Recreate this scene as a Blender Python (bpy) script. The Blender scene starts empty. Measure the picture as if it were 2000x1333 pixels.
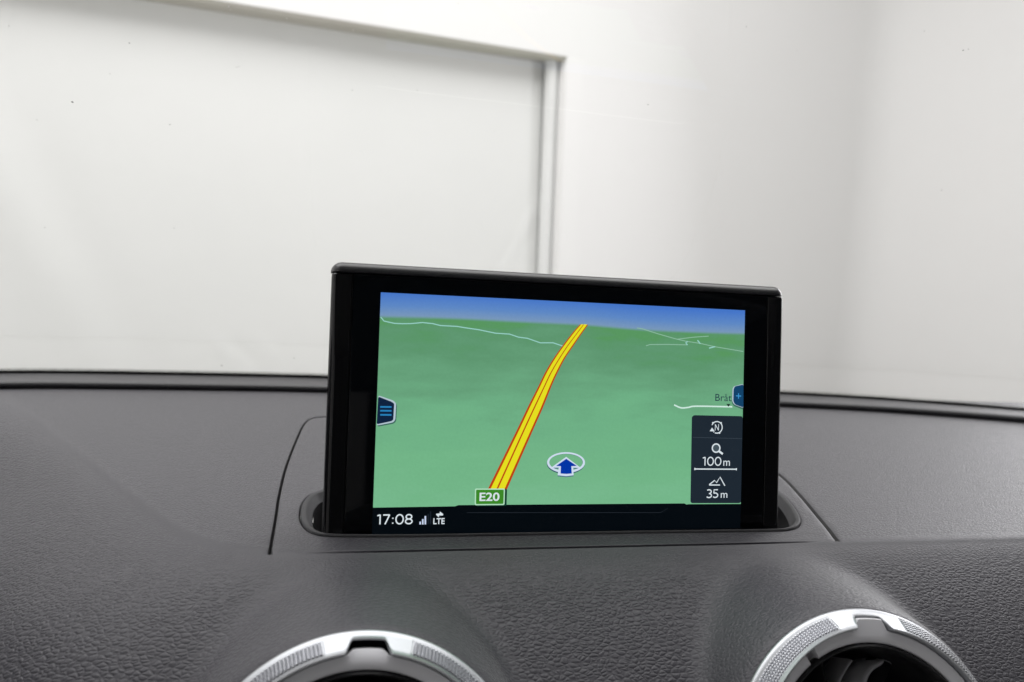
import bpy, bmesh, math, random
import numpy as np
from mathutils import Vector, Matrix, noise
from mathutils.geometry import delaunay_2d_cdt
rad = math.radians
random.seed(4)
SC = bpy.context.scene
COL = SC.collection

# ------------------------------------------------------------ camera (metres; X right, Y to the windscreen, Z up)
CAM = Vector((-0.089385, -0.279704, 0.121115))
YAW, PITCH, ROLL = rad(12.485156), rad(8.0), rad(3.907856)
fw = Vector((math.sin(YAW)*math.cos(PITCH), math.cos(YAW)*math.cos(PITCH), -math.sin(PITCH)))
rt0 = Vector((math.cos(YAW), -math.sin(YAW), 0)); up0 = rt0.cross(fw)
rt = rt0*math.cos(ROLL) + up0*math.sin(ROLL); up = -rt0*math.sin(ROLL) + up0*math.cos(ROLL)
cd = bpy.data.cameras.new('camera'); cam = bpy.data.objects.new('camera', cd); COL.objects.link(cam)
cam.matrix_world = Matrix(((rt.x, up.x, -fw.x, CAM.x), (rt.y, up.y, -fw.y, CAM.y), (rt.z, up.z, -fw.z, CAM.z), (0, 0, 0, 1)))
cd.sensor_width = 36; cd.lens = 27.0; cd.clip_start = 0.01; cd.clip_end = 60
cd.dof.use_dof = True; cd.dof.focus_distance = 0.31; cd.dof.aperture_fstop = 12
SC.camera = cam

# ------------------------------------------------------------ world: only the dim of the room behind the car
W = bpy.data.worlds.new('World'); SC.world = W; W.use_nodes = True
W.node_tree.nodes['Background'].inputs[0].default_value = (0.95, 0.96, 1.0, 1)
W.node_tree.nodes['Background'].inputs[1].default_value = 0.05
SC.view_settings.view_transform = 'Standard'; SC.view_settings.look = 'None'
SC.view_settings.exposure = 0.0; SC.view_settings.gamma = 1.0

# room frame: the car stands 2 degrees out of level with the room
ax = Vector((fw.x, fw.y, 0)).normalized()
ROOM = Matrix.Translation(CAM) @ Matrix.Rotation(rad(-2), 4, ax)

def area(name, loc, rot, sx, sy, power, col):
    l = bpy.data.lights.new(name, 'AREA'); l.shape = 'RECTANGLE'; l.size = sx; l.size_y = sy
    l.energy = power; l.color = col
    o = bpy.data.objects.new(name, l); COL.objects.link(o)
    o.matrix_world = ROOM @ Matrix.Translation(loc) @ rot
    return o
# the softbox under the ceiling of the white photo booth
area('ceiling_softbox', Vector((0.25, 1.2, 2.5)), Matrix.Rotation(0, 4, 'X'), 4.6, 2.2, 122, (1.0, 0.986, 0.99))
def aim(v): return Vector(v).to_track_quat('-Z', 'Y').to_matrix().to_4x4()
area('side_fill_right', Vector((2.7, 1.9, 0.6)), aim((-0.80, -0.58, -0.17)), 1.0, 1.4, 33, (1.0, 0.985, 1.02))  # unseen fill lamp, added to brighten the dash from the right
area('side_fill_left', Vector((-1.9, 1.7, 0.75)), aim((0.72, -0.66, -0.25)), 0.8, 1.0, 2.5, (1.0, 0.985, 1.02))  # weaker unseen fill lamp, added to lift the left of the dash
# ------------------------------------------------------------ helpers
def link(o, parent=None):
    COL.objects.link(o)
    if parent is not None: o.parent = parent
    return o
def meshobj(name, verts, faces, mat, parent=None, smooth=True, mw=None):
    me = bpy.data.meshes.new(name); me.from_pydata([tuple(v) for v in verts], [], faces); me.update()
    if mat: me.materials.append(mat)
    if smooth: me.shade_smooth()
    o = bpy.data.objects.new(name, me); link(o, parent)
    if mw is not None: o.matrix_local = mw
    return o
def thing(name, label, cat, loc=(0, 0, 0), group=None, mw=None):
    o = bpy.data.objects.new(name, None); COL.objects.link(o); o.empty_display_size = 0.02
    if mw is not None: o.matrix_world = mw
    else: o.location = loc
    o['label'] = label; o['category'] = cat
    if group: o['group'] = group
    return o
def sharp(o, ang=35):
    me = o.data; me.shade_smooth()
    me.set_sharp_from_angle(angle=rad(ang)); return o
def box(name, x0, x1, y0, y1, z0, z1, mat, parent=None, bev=0.0, seg=3, mw=None):
    bm = bmesh.new()
    v = [bm.verts.new(p) for p in ((x0,y0,z0),(x1,y0,z0),(x1,y1,z0),(x0,y1,z0),(x0,y0,z1),(x1,y0,z1),(x1,y1,z1),(x0,y1,z1))]
    for f in ((3,2,1,0),(4,5,6,7),(0,1,5,4),(1,2,6,5),(2,3,7,6),(3,0,4,7)): bm.faces.new([v[i] for i in f])
    if bev: bmesh.ops.bevel(bm, geom=bm.edges[:], offset=bev, segments=seg, profile=0.5, affect='EDGES')
    me = bpy.data.meshes.new(name); bm.to_mesh(me); bm.free(); me.materials.append(mat)
    o = bpy.data.objects.new(name, me); link(o, parent)
    if bev: sharp(o, 40)
    if mw is not None: o.matrix_local = mw
    return o
def fcurve(xs, ys, x): return float(np.interp(x, xs, ys))

# ------------------------------------------------------------ materials
def newmat(name):
    m = bpy.data.materials.new(name); m.use_nodes = True
    return m, m.node_tree, m.node_tree.nodes, m.node_tree.links, m.node_tree.nodes['Principled BSDF']
def plain(name, col, rough=0.5, spec=0.5, metal=0.0, bump=None, coat=0.0, rvar=0.0):
    m, nt, N, L, B = newmat(name)
    B.inputs['Base Color'].default_value = (*col, 1); B.inputs['Roughness'].default_value = rough
    B.inputs['Specular IOR Level'].default_value = spec; B.inputs['Metallic'].default_value = metal
    B.inputs['Coat Weight'].default_value = coat; B.inputs['Coat Roughness'].default_value = 0.03
    if bump:
        sc, st, dist = bump
        t = N.new('ShaderNodeTexCoord'); n = N.new('ShaderNodeTexNoise'); n.inputs['Scale'].default_value = sc
        n.inputs['Detail'].default_value = 4; L.new(t.outputs['Object'], n.inputs['Vector'])
        b = N.new('ShaderNodeBump'); b.inputs['Strength'].default_value = st; b.inputs['Distance'].default_value = dist
        L.new(n.outputs['Fac'], b.inputs['Height']); L.new(b.outputs['Normal'], B.inputs['Normal'])
        if rvar:
            n2 = N.new('ShaderNodeTexNoise'); n2.inputs['Scale'].default_value = sc*0.08; n2.inputs['Detail'].default_value = 3
            L.new(t.outputs['Object'], n2.inputs['Vector'])
            mr = N.new('ShaderNodeMapRange'); mr.inputs['To Min'].default_value = rough-rvar; mr.inputs['To Max'].default_value = rough+rvar
            L.new(n2.outputs['Fac'], mr.inputs['Value']); L.new(mr.outputs[0], B.inputs['Roughness'])
    return m
def leather():
    m, nt, N, L, B = newmat('grained_dash_skin')
    t = N.new('ShaderNodeTexCoord')
    at = N.new('ShaderNodeAttribute'); at.attribute_name = 'grain'
    # warp so the cells wander and stretch sideways
    mp = N.new('ShaderNodeMapping'); mp.inputs['Scale'].default_value = (0.58, 1.0, 1.0); L.new(t.outputs['Object'], mp.inputs['Vector'])
    nz = N.new('ShaderNodeTexNoise'); nz.inputs['Scale'].default_value = 160; nz.inputs['Detail'].default_value = 2
    L.new(mp.outputs[0], nz.inputs['Vector'])
    mul = N.new('ShaderNodeVectorMath'); mul.operation = 'MULTIPLY_ADD'
    sub = N.new('ShaderNodeVectorMath'); sub.operation = 'SUBTRACT'; sub.inputs[1].default_value = (.5, .5, .5)
    L.new(nz.outputs['Color'], sub.inputs[0]); L.new(sub.outputs[0], mul.inputs[0])
    mul.inputs[1].default_value = (0.0012,)*3; L.new(mp.outputs[0], mul.inputs[2])
    def cells(scale):
        v = N.new('ShaderNodeTexVoronoi'); v.feature = 'DISTANCE_TO_EDGE'; v.inputs['Scale'].default_value = scale
        L.new(mul.outputs[0], v.inputs['Vector'])
        r1 = N.new('ShaderNodeMapRange'); r1.interpolation_type = 'SMOOTHSTEP'; r1.inputs['From Max'].default_value = 0.27
        L.new(v.outputs['Distance'], r1.inputs['Value'])
        v2 = N.new('ShaderNodeTexVoronoi'); v2.feature = 'SMOOTH_F1'; v2.inputs['Smoothness'].default_value = 0.7; v2.inputs['Scale'].default_value = scale
        L.new(mul.outputs[0], v2.inputs['Vector'])
        a1 = N.new('ShaderNodeMath'); a1.operation = 'MULTIPLY_ADD'; a1.inputs[1].default_value = -1.0
        L.new(v2.outputs['Distance'], a1.inputs[0]); L.new(r1.outputs[0], a1.inputs[2])
        return a1
    ca, cb = cells(740), cells(1080)
    cb2 = N.new('ShaderNodeMath'); cb2.operation = 'MULTIPLY'; cb2.inputs[1].default_value = 0.55; L.new(cb.outputs[0], cb2.inputs[0])
    atc = N.new('ShaderNodeAttribute'); atc.attribute_name = 'coarse'
    mxg = N.new('ShaderNodeMix'); L.new(atc.outputs['Fac'], mxg.inputs[0]); L.new(cb2.outputs[0], mxg.inputs[2]); L.new(ca.outputs[0], mxg.inputs[3])
    n3 = N.new('ShaderNodeTexNoise'); n3.inputs['Scale'].default_value = 300; n3.inputs['Detail'].default_value = 3
    L.new(mp.outputs[0], n3.inputs['Vector'])
    a2 = N.new('ShaderNodeMath'); a2.operation = 'MULTIPLY_ADD'; a2.inputs[1].default_value = 0.7
    L.new(n3.outputs['Fac'], a2.inputs[0]); L.new(mxg.outputs[0], a2.inputs[2])
    hm = N.new('ShaderNodeMath'); hm.operation = 'MULTIPLY'
    L.new(a2.outputs[0], hm.inputs[0]); L.new(at.outputs['Fac'], hm.inputs[1])
    b = N.new('ShaderNodeBump'); b.inputs['Strength'].default_value = 1.0; b.inputs['Distance'].default_value = 0.00014
    L.new(hm.outputs[0], b.inputs['Height']); L.new(b.outputs['Normal'], B.inputs['Normal'])
    # colour: a touch of wear and dust, large and faint
    n4 = N.new('ShaderNodeTexNoise'); n4.inputs['Scale'].default_value = 9; n4.inputs['Detail'].default_value = 5
    L.new(t.outputs['Object'], n4.inputs['Vector'])
    cr = N.new('ShaderNodeValToRGB'); cr.color_ramp.elements[0].position = 0.3; cr.color_ramp.elements[1].position = 0.7
    cr.color_ramp.elements[0].color = (0.028, 0.0265, 0.0342, 1); cr.color_ramp.elements[1].color = (0.0335, 0.0318, 0.0402, 1)
    L.new(n4.outputs['Fac'], cr.inputs[0]); L.new(cr.outputs[0], B.inputs['Base Color'])
    B.inputs['Roughness'].default_value = 0.52; B.inputs['Specular IOR Level'].default_value = 0.5; B.inputs['Sheen Weight'].default_value = 0.34; B.inputs['Sheen Roughness'].default_value = 0.35
    return m
M_SKIN = leather()
M_SOFT = plain('smooth_grey_plastic', (0.045, 0.045, 0.049), 0.48, 0.5, bump=(2600, 0.25, 0.00006))
M_BEZ = plain('bezel_plastic', (0.036, 0.036, 0.039), 0.6, 0.3, bump=(3200, 0.2, 0.00004))
M_RIDGE = plain('ridge_plastic', (0.034, 0.0333, 0.037), 0.55, 0.7, bump=(900, 0.25, 0.0001))
M_BLACK = plain('matt_black_plastic_and_gap_shade', (0.006, 0.006, 0.007), 0.5, 0.3, bump=(2500, 0.2, 0.00003))
M_GLOSS = plain('piano_black', (0.0020, 0.0022, 0.0030), 0.06, 0.4)
M_CAP = plain('satin_black_cap', (0.009, 0.009, 0.011), 0.30, 0.5, bump=(3000, 0.15, 0.00003))
M_GLASS = plain('display_cover_glass', (0.0008, 0.0016, 0.0028), 0.05, 0.15)
M_VENT = plain('vent_grey_plastic', (0.60, 0.60, 0.63), 0.45, 0.5, bump=(2500, 0.2, 0.00004))
M_ALU = plain('satin_aluminium', (0.40, 0.41, 0.43), 0.44, 0.5, metal=1.0, bump=(2200, 0.08, 0.00003))
M_ALUK = plain('knurled_aluminium', (0.44, 0.445, 0.47), 0.38, 0.5, metal=1.0)
M_WALL = plain('white_booth_wall', (0.82, 0.812, 0.805), 0.75, 0.2, bump=(3, 0.1, 0.02))
M_FLOOR = plain('pale_floor', (0.78, 0.785, 0.76), 0.6, 0.3, bump=(40, 0.2, 0.002))
M_BEAM = plain('beige_beam_paint', (0.42, 0.40, 0.355), 0.6, 0.3, bump=(20, 0.1, 0.002))
M_POST = plain('white_tube_paint', (0.72, 0.725, 0.715), 0.6, 0.4, bump=(30, 0.1, 0.001))
M_LINER = plain('headliner_cloth', (0.12, 0.12, 0.12), 0.9, 0.1, bump=(900, 0.4, 0.0005))
def curtain_mat():
    m, nt, N, L, B = newmat('white_sheet')
    t = N.new('ShaderNodeTexCoord')
    n = N.new('ShaderNodeTexNoise'); n.inputs['Scale'].default_value = 1.6; n.inputs['Detail'].default_value = 5; L.new(t.outputs['Object'], n.inputs['Vector'])
    cr = N.new('ShaderNodeValToRGB'); cr.color_ramp.elements[0].color = (0.725, 0.73, 0.715, 1); cr.color_ramp.elements[1].color = (0.775, 0.775, 0.762, 1)
    L.new(n.outputs['Fac'], cr.inputs[0]); L.new(cr.outputs[0], B.inputs['Base Color'])
    B.inputs['Roughness'].default_value = 0.6; B.inputs['Specular IOR Level'].default_value = 0.2
    n2 = N.new('ShaderNodeTexNoise'); n2.inputs['Scale'].default_value = 4; n2.inputs['Detail'].default_value = 3; L.new(t.outputs['Object'], n2.inputs['Vector'])
    b = N.new('ShaderNodeBump'); b.inputs['Strength'].default_value = 0.15; b.inputs['Distance'].default_value = 0.02
    L.new(n2.outputs['Fac'], b.inputs['Height']); L.new(b.outputs['Normal'], B.inputs['Normal'])
    return m
M_SHEET = curtain_mat()
def lin(r, g, b):
    f = lambda c: (c/255/12.92) if c/255 <= 0.04045 else ((c/255+0.055)/1.055)**2.4
    return (f(r), f(g), f(b))
def glow(name, rgb):
    m, nt, N, L, B = newmat(name)
    B.inputs['Base Color'].default_value = (0.002, 0.002, 0.003, 1); B.inputs['Roughness'].default_value = 0.35
    B.inputs['Specular IOR Level'].default_value = 0.1
    B.inputs['Emission Color'].default_value = (*lin(*rgb), 1); B.inputs['Emission Strength'].default_value = 1.0
    return m
# screen artwork, millimetres on the display's face (x from its middle, z up from its foot)
G = {'horizon': [(-75.43, 87.28), (-45.09, 87.8), (-24.65, 87.65), (5.01, 87.45), (29.21, 86.55), (51.9, 86.38), (76.24, 86.67)], 'track': [(-75.86, 87.27), (-74.61, 85.85), (-70.71, 85.13), (-67.79, 85.11), (-64.38, 85.3), (-59.98, 85.88), (-56.01, 85.64), (-53.01, 85.02), (-46.51, 84.94), (-43.47, 84.56), (-37.88, 83.99), (-31.2, 82.89), (-25.53, 82.76), (-21.86, 81.68), (-18.2, 81.36), (-12.9, 79.77), (-7.62, 79.96), (-3.6, 78.82)], 'line_a': [(27.79, 87.33), (30.31, 87.01), (37.1, 85.27), (45.1, 83.45), (49.7, 82.67), (56.05, 81.99), (62.48, 80.88), (75.77, 79.28)], 'line_b': [(45.67, 83.37), (53.1, 84.5), (59.74, 85.18)], 'line_c': [(31.9, 80.12), (33.57, 80.71), (40.61, 81.01), (50.31, 81.2)], 'tick_a': [(50.39, 82.58), (49.48, 82.02), (50.31, 81.14)], 'tick_b': [(54.75, 83.28), (56.06, 81.83)], 'tick_c': [(60.05, 80.15), (62.77, 80.89)], 'village': [(44.97, 56.16), (48.14, 55.0), (51.56, 55.27), (55.0, 55.81), (71.31, 55.84)], 'plus_tab': [(71.69, 64.46), (76.1, 65.65), (76.35, 55.39), (72.0, 56.82), (71.08, 58.26), (71.13, 63.37)], 'menu_tab': [(-75.77, 57.54), (-69.87, 55.62), (-68.91, 54.51), (-69.03, 48.32), (-69.87, 47.33), (-75.98, 46.08)], 'menu_l': [[(-74.89, 53.19), (-70.65, 53.21)], [(-74.84, 51.73), (-70.6, 51.75)], [(-74.79, 50.18), (-70.55, 50.2)]], 'plus_h': [(72.79, 60.5), (75.16, 60.44)], 'plus_v': [(73.95, 61.6), (73.94, 59.34)], 'road_l': [(-32.39, 21.6), (-21.33, 45.08), (-17.34, 53.83), (-13.4, 61.92), (-10.44, 68.21), (-7.02, 74.04), (-3.55, 79.08), (0.26, 84.16), (3.38, 87.8)], 'road_c': [(-28.71, 21.58), (-18.52, 45.11), (-14.62, 53.87), (-10.68, 62.5), (-8.21, 67.87), (-4.88, 73.7), (-1.42, 79.15), (2.3, 84.24), (4.99, 87.97)], 'road_r': [(-24.71, 21.56), (-14.77, 45.15), (-11.05, 53.94), (-7.53, 63.19), (-5.35, 68.15), (-2.54, 73.77), (1.15, 79.45), (4.24, 84.11), (6.83, 87.83)], 'sign': [(-37.27, 22.02), (-25.55, 21.96), (-25.55, 15.76), (-37.16, 15.77)], 'ell': [(7.11, 32.33), (7.06, 31.78), (6.87, 31.25), (6.55, 30.73), (6.1, 30.24), (5.54, 29.79), (4.87, 29.38), (4.1, 29.02), (3.24, 28.72), (2.32, 28.48), (1.35, 28.31), (0.34, 28.2), (-0.69, 28.17), (-1.72, 28.2), (-2.73, 28.31), (-3.71, 28.48), (-4.64, 28.72), (-5.5, 29.02), (-6.28, 29.37), (-6.97, 29.78), (-7.55, 30.23), (-8.02, 30.71), (-8.36, 31.22), (-8.57, 31.75), (-8.66, 32.28), (-8.61, 32.82), (-8.42, 33.35), (-8.11, 33.86), (-7.68, 34.35), (-7.12, 34.8), (-6.46, 35.21), (-5.7, 35.57), (-4.86, 35.87), (-3.94, 36.12), (-2.98, 36.3), (-1.97, 36.41), (-0.94, 36.45), (0.09, 36.42), (1.11, 36.32), (2.09, 36.15), (3.03, 35.91), (3.9, 35.62), (4.69, 35.26), (5.39, 34.85), (5.98, 34.4), (6.46, 33.92), (6.81, 33.4), (7.03, 32.87)], 'ell_i': [(6.2, 32.43), (6.16, 31.98), (5.99, 31.55), (5.7, 31.12), (5.31, 30.72), (4.81, 30.35), (4.21, 30.02), (3.53, 29.72), (2.77, 29.48), (1.95, 29.28), (1.09, 29.14), (0.19, 29.05), (-0.72, 29.02), (-1.63, 29.05), (-2.53, 29.14), (-3.39, 29.28), (-4.22, 29.47), (-4.98, 29.72), (-5.67, 30.01), (-6.28, 30.34), (-6.8, 30.7), (-7.21, 31.1), (-7.51, 31.52), (-7.7, 31.95), (-7.77, 32.39), (-7.73, 32.83), (-7.57, 33.26), (-7.29, 33.68), (-6.9, 34.08), (-6.41, 34.45), (-5.82, 34.78), (-5.14, 35.08), (-4.39, 35.32), (-3.58, 35.52), (-2.73, 35.67), (-1.83, 35.76), (-0.92, 35.8), (-0.01, 35.77), (0.89, 35.69), (1.77, 35.55), (2.59, 35.36), (3.37, 35.11), (4.07, 34.82), (4.68, 34.49), (5.21, 34.12), (5.63, 33.73), (5.94, 33.31), (6.13, 32.87)], 'arrow_o': [(-0.82, 34.59), (5.41, 30.16), (2.25, 30.25), (2.47, 27.24), (-0.59, 26.88), (-4.17, 27.25), (-3.82, 30.3), (-6.99, 30.24)], 'arrow_i': [(-0.8, 33.8), (3.71, 30.99), (1.4, 30.86), (1.68, 27.95), (-0.62, 27.77), (-2.98, 27.95), (-2.94, 30.85), (-4.92, 30.97)], 'bar_mid': [(-43.88, 15.14), (-42.29, 15.56), (42.86, 14.47), (44.46, 13.96), (40.22, 12.03), (-42.2, 12.95)], 'map_box': [(-75.74, 96.08), (76.01, 96.22), (76.12, 13.77), (-76.31, 14.97)], 'bar_line': [(-40.19, 12.83), (40.22, 11.93), (43.33, 13.67)], 'panel': [(53.94, 52.07), (76.14, 51.99), (76.2, 15.49), (53.86, 15.68), (53.27, 16.32), (52.99, 51.36)], 'div': [(53.61, 42.88), (76.07, 42.56)], 'N_c': [(64.38, 47.15), (67.01, 47.19)], 'N_tri': [(61.17, 45.51), (62.17, 47.02), (63.49, 45.43)], 'mag': [(64.25, 38.5), (66.23, 38.51), (65.86, 37.12), (67.35, 36.06)], 'scale': [(54.87, 29.79), (73.73, 29.7)], 'mount': [(61.5, 23.26), (63.89, 25.06), (64.79, 24.1), (66.36, 26.44), (68.62, 22.81)], 'mount_b': [(61.5, 23.15), (66.39, 23.14)], 'marker': [(68.53, 56.97), (70.34, 57.01), (69.48, 55.81)], 'bars': [[(-58.5, 8.55), (-57.87, 8.54), (-57.91, 9.61), (-58.53, 9.62)], [(-57.52, 8.54), (-56.89, 8.53), (-56.96, 10.58), (-57.59, 10.59)], [(-56.53, 8.52), (-55.91, 8.51), (-56.02, 11.74), (-56.65, 11.75)]], 'bars_dim': [[(-55.36, 8.6), (-54.93, 8.6), (-55.06, 12.51), (-55.49, 12.51)], [(-54.47, 8.59), (-54.04, 8.58), (-54.21, 13.48), (-54.64, 13.48)]], 'lte_a': [(-52.13, 12.18), (-50.56, 12.55), (-50.44, 13.44), (-49.37, 12.44)]}
T = {'t_n': ('N', (63.02, 45.64, 65.74, 48.67)), 't_100': ('100', (58.29, 31.23, 66.68, 34.77)), 't_m': ('m', (67.7, 31.14, 70.7, 33.29)), 't_35': ('35', (60.48, 17.85, 65.73, 21.33)), 't_m2': ('m', (66.87, 17.8, 69.86, 19.81)), 't_brat': ('Bråte', (63.4, 58.16, 72.83, 61.15)), 't_time': ('17:08', (-74.56, 8.78, -61.17, 12.48)), 't_lte': ('LTE', (-53.19, 8.57, -48.82, 10.86)), 't_e20': ('E20', (-35.49, 17.24, -27.55, 20.57))}
# ------------------------------------------------------------ the white booth in front of the car
P2 = Vector((0.88975783, 3.219346, 0.0)); EW = Vector((-0.96064325, -0.27778508, 0)); NW = Vector((0.27778508, -0.96064325, 0))
ZL = 0.7353; FL = -1.25; CE = 2.6
WALLM = ROOM @ Matrix(((EW.x, -NW.x, 0, P2.x), (EW.y, -NW.y, 0, P2.y), (0, 0, 1, 0), (0, 0, 0, 1)))   # local: x along the wall to the left, y into the wall, z up
def struct(o): o['kind'] = 'structure'; return o
# face of the wall with its opening, rounded inner corner on the right into the side wall
def strip(name, pts, z0, z1, nz, mat, mw):
    vs, fs = [], []
    for j in range(nz+1):
        z = z0+(z1-z0)*j/nz
        for (x, y) in pts: vs.append((x, y, z))
    n = len(pts)
    for j in range(nz):
        for i in range(n-1): a = j*n+i; fs.append((a, a+1, a+n+1, a+n))
    o = meshobj(name, vs, fs, mat, None, True); o.matrix_world = mw; return o
corner = [(0.0, 0.13), (0.0, 0.0)]
cx0, rc = -2.03, 0.22
side = Vector((-0.20, -0.98)).normalized()      # the side wall runs toward the car, slightly splayed
pts = [(0.0, 0.13), (0.0, 0.006), (-0.006, 0.0)] + [(-0.1*i, 0.0) for i in range(1, 19)]
a0 = 0.0; 
for k in range(0, 13):
    t = k/12; # quadratic bend
    A = Vector((cx0+rc, 0)); Bc = Vector((cx0, 0)); Cc = Vector((cx0, 0))+side*rc
    p = A*(1-t)**2+Bc*2*t*(1-t)+Cc*t*t; pts.append((p.x, p.y))
for k in range(1, 16): p = Vector((cx0, 0))+side*(rc+0.35*k); pts.append((p.x, p.y))
wr = strip('wall_right', pts, FL, ZL, 10, M_WALL, WALLM); struct(wr); wr.data.polygons.foreach_set('use_smooth', [True]*len(wr.data.polygons))
pts2 = [(3.6, 0.0)]+[(3.6-0.3*i, 0.0) for i in range(1, 12)]+[(0.0, 0.0)]+pts[3:]
wu = strip('wall_above_opening', pts2, ZL, CE, 8, M_WALL, WALLM); struct(wu)
wl = strip('wall_left', [(3.6, -5.5), (3.6, 0.2)], FL, CE, 4, M_WALL, WALLM); struct(wl)
fl = meshobj('floor', [(-6, -6, FL), (5, -6, FL), (5, 1, FL), (-6, 1, FL)], [(0, 1, 2, 3)], M_FLOOR, None, False); fl.matrix_world = WALLM; struct(fl)
ce = meshobj('ceiling', [(-6, -6, CE), (5, -6, CE), (5, 1, CE), (-6, 1, CE)], [(3, 2, 1, 0)], M_WALL, None, False); ce.matrix_world = WALLM; struct(ce)
# beam and post framing the opening
fr = thing('door_frame', 'beige lintel beam and jointed white tube post framing the recessed white sheet', 'door frame', mw=WALLM)
box('lintel_beam', -0.0, 3.6, 0.003, 0.135, ZL-0.012, ZL+0.05, M_BEAM, fr, 0.004)
def lathe(name, prof, n, mat, parent, mw=None, smooth=True):
    vs, fs = [], []
    m = len(prof)
    for i in range(n):
        a = 2*math.pi*i/n
        for (r_, z) in prof: vs.append((r_*math.sin(a), r_*math.cos(a), z))
    for i in range(n):
        for j in range(m-1):
            a = i*m+j; b = ((i+1) % n)*m+j
            fs.append((a, b, b+1, a+1))
    return meshobj(name, vs, fs, mat, parent, smooth, mw)
lathe('post', [(0.0285, FL), (0.0285, 0.397), (0.0279, 0.401), (0.0279, 0.405)], 40, M_POST, fr, Matrix.Translation((0.030, 0.072, 0)))
sharp(lathe('post_sleeve', [(0.0289, 0.404), (0.0291, 0.407), (0.0291, ZL-0.012)], 40, M_POST, fr, Matrix.Translation((0.030, 0.072, 0))))
# the hanging sheet
nx, nz = 220, 130
vs, fs = [], []
X0, X1, Z0, Z1 = 0.045, 3.6, FL, ZL+0.03
def gauss(d, w): return math.exp(-(d/w)**2)
for j in range(nz+1):
    z = Z0+(Z1-Z0)*j/nz
    for i in range(nx+1):
        u = i/nx; x = X0+(X1-X0)*(u**1.25)
        y = 0.108+0.006*math.sin(x*2.3+z*0.9)
        # diagonal pull creases near the post, a broad fold at the left, small bright creases low down
        for (px, pz, dx, dz, w, ln, h) in ((0.13, -0.02, 0.5, -0.85, 0.022, 0.20, 0.012), (0.20, -0.10, 0.62, -0.78, 0.03, 0.16, -0.007),
                                           (0.10, 0.08, 0.45, -0.9, 0.018, 0.10, 0.006),
                                           (2.02, 0.10, -0.42, -0.9, 0.10, 0.55, 0.030), (1.80, -0.1, -0.35, -0.93, 0.09, 0.5, -0.02),
                                           (1.36, -0.46, 0.55, 0.83, 0.020, 0.06, 0.010), (1.28, -0.48, 0.6, 0.8, 0.018, 0.07, -0.009),
                                           (1.20, -0.47, 0.5, 0.86, 0.022, 0.06, 0.008), (0.62, -0.46, 0.3, 0.95, 0.05, 0.08, -0.006)):
            h *= 0.42; n_ = math.hypot(dx, dz); dx /= n_; dz /= n_
            ax_ = (x-px)*dx+(z-pz)*dz; pp = -(x-px)*dz+(z-pz)*dx
            y -= h*gauss(pp, w)*gauss(ax_, ln)
        vs.append((x, y, z))
for j in range(nz):
    for i in range(nx): a = j*(nx+1)+i; fs.append((a, a+1, a+nx+2, a+nx+1))
sh = meshobj('white_sheet', vs, fs, M_SHEET, None, True); sh.matrix_world = WALLM
sm = sh.modifiers.new('thickness', 'SOLIDIFY'); sm.thickness = 0.002; sm.offset = 1
sh['label'] = 'large plain white sheet hanging behind the beige beam, with faint diagonal creases'; sh['category'] = 'sheet'
# ------------------------------------------------------------ dashboard
ZP = 0.005                       # level of the dash top
V_S, V_Y, V_Z, V_T, V_A = 0.081094, -0.088731, -0.040304, rad(26.193288), rad(0.809915)
R1 = 0.049144
def vent_frame(s):
    a = V_A*s
    n = np.array([-math.sin(a)*math.cos(V_T), -math.cos(a)*math.cos(V_T), math.sin(V_T)])
    e1 = np.cross(n, [0, 0, 1.0]); e1 /= np.linalg.norm(e1); e1 *= np.sign(e1[0])
    e2 = np.cross(n, e1); e2 *= np.sign(e2[2])
    return np.array([s*V_S, V_Y, V_Z]), n, e1, e2
VF = {s: vent_frame(s) for s in (-1, 1)}
def smax(a, b, k):
    h = np.maximum(k-np.abs(a-b), 0)/k
    return np.maximum(a, b)+h*h*h*k/6
def smin(a, b, k): return -smax(-a, -b, k)
def qfun(x, y):
    q1 = -0.0135-y
    q2 = (x+0.1456)*-0.84+(y-0.0067)*-0.542
    q = smax(q1, q2, 0.05)
    return q, q1, q2
def base_z(x, y):
    q, q1, q2 = qfun(x, y)
    k = 0.0035
    sp = k*np.logaddexp(0, q/k)
    qp = np.maximum(q, 0)
    lw = 1/(1+np.exp(-(q2-q1)/0.02))
    ff = np.clip((y-0.07)/0.15, 0, 1); ff = 1-ff*ff*(3-2*ff)
    q1p = np.maximum(q1, 0)
    z = ZP-ff*((SL1*(1-lw)+0.22*lw)*sp+SC1*q1p*q1p+1.4*np.maximum(q2, 0)**2)
    z = z+0.00045*np.exp(-((q+0.0005)/0.0022)**2)*np.clip((0.20-y)/0.15, 0, 1)
    z = z-3.0*np.maximum(-0.165-x-0.35*y, 0)**2*ff
    return z
SL1, SC1, SC2 = 0.40, 4.2, 2.5
def F(p):
    x, y, z = p[..., 0], p[..., 1], p[..., 2]
    q, q1, q2 = qfun(x, y)
    sl = SL1/(1+np.exp(-q/0.0035))+2*SC1*np.maximum(q, 0)
    fb = (z-base_z(x, y))/np.sqrt(1+sl*sl)
    out = fb
    for s in (-1, 1):
        C, n, e1, e2 = VF[s]
        d = p-C; t = d@n
        rho = np.sqrt(np.maximum((d*d).sum(-1)-t*t, 1e-12))
        Rh = R1+0.0009+HFL*np.clip(-t, 0, 0.045)-0.0012*np.exp(-np.maximum(-t, 0)/0.0012)
        fh = smax((rho-Rh)*0.95, t, 0.0006)
        out = smin(out, fh, HK)
    return out
HFL, HK = 0.40, 0.007
DW = np.array([0, -0.6, 0.8]); DV = np.array([0, 0.8, 0.6]); DU = np.array([1.0, 0, 0])
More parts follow.
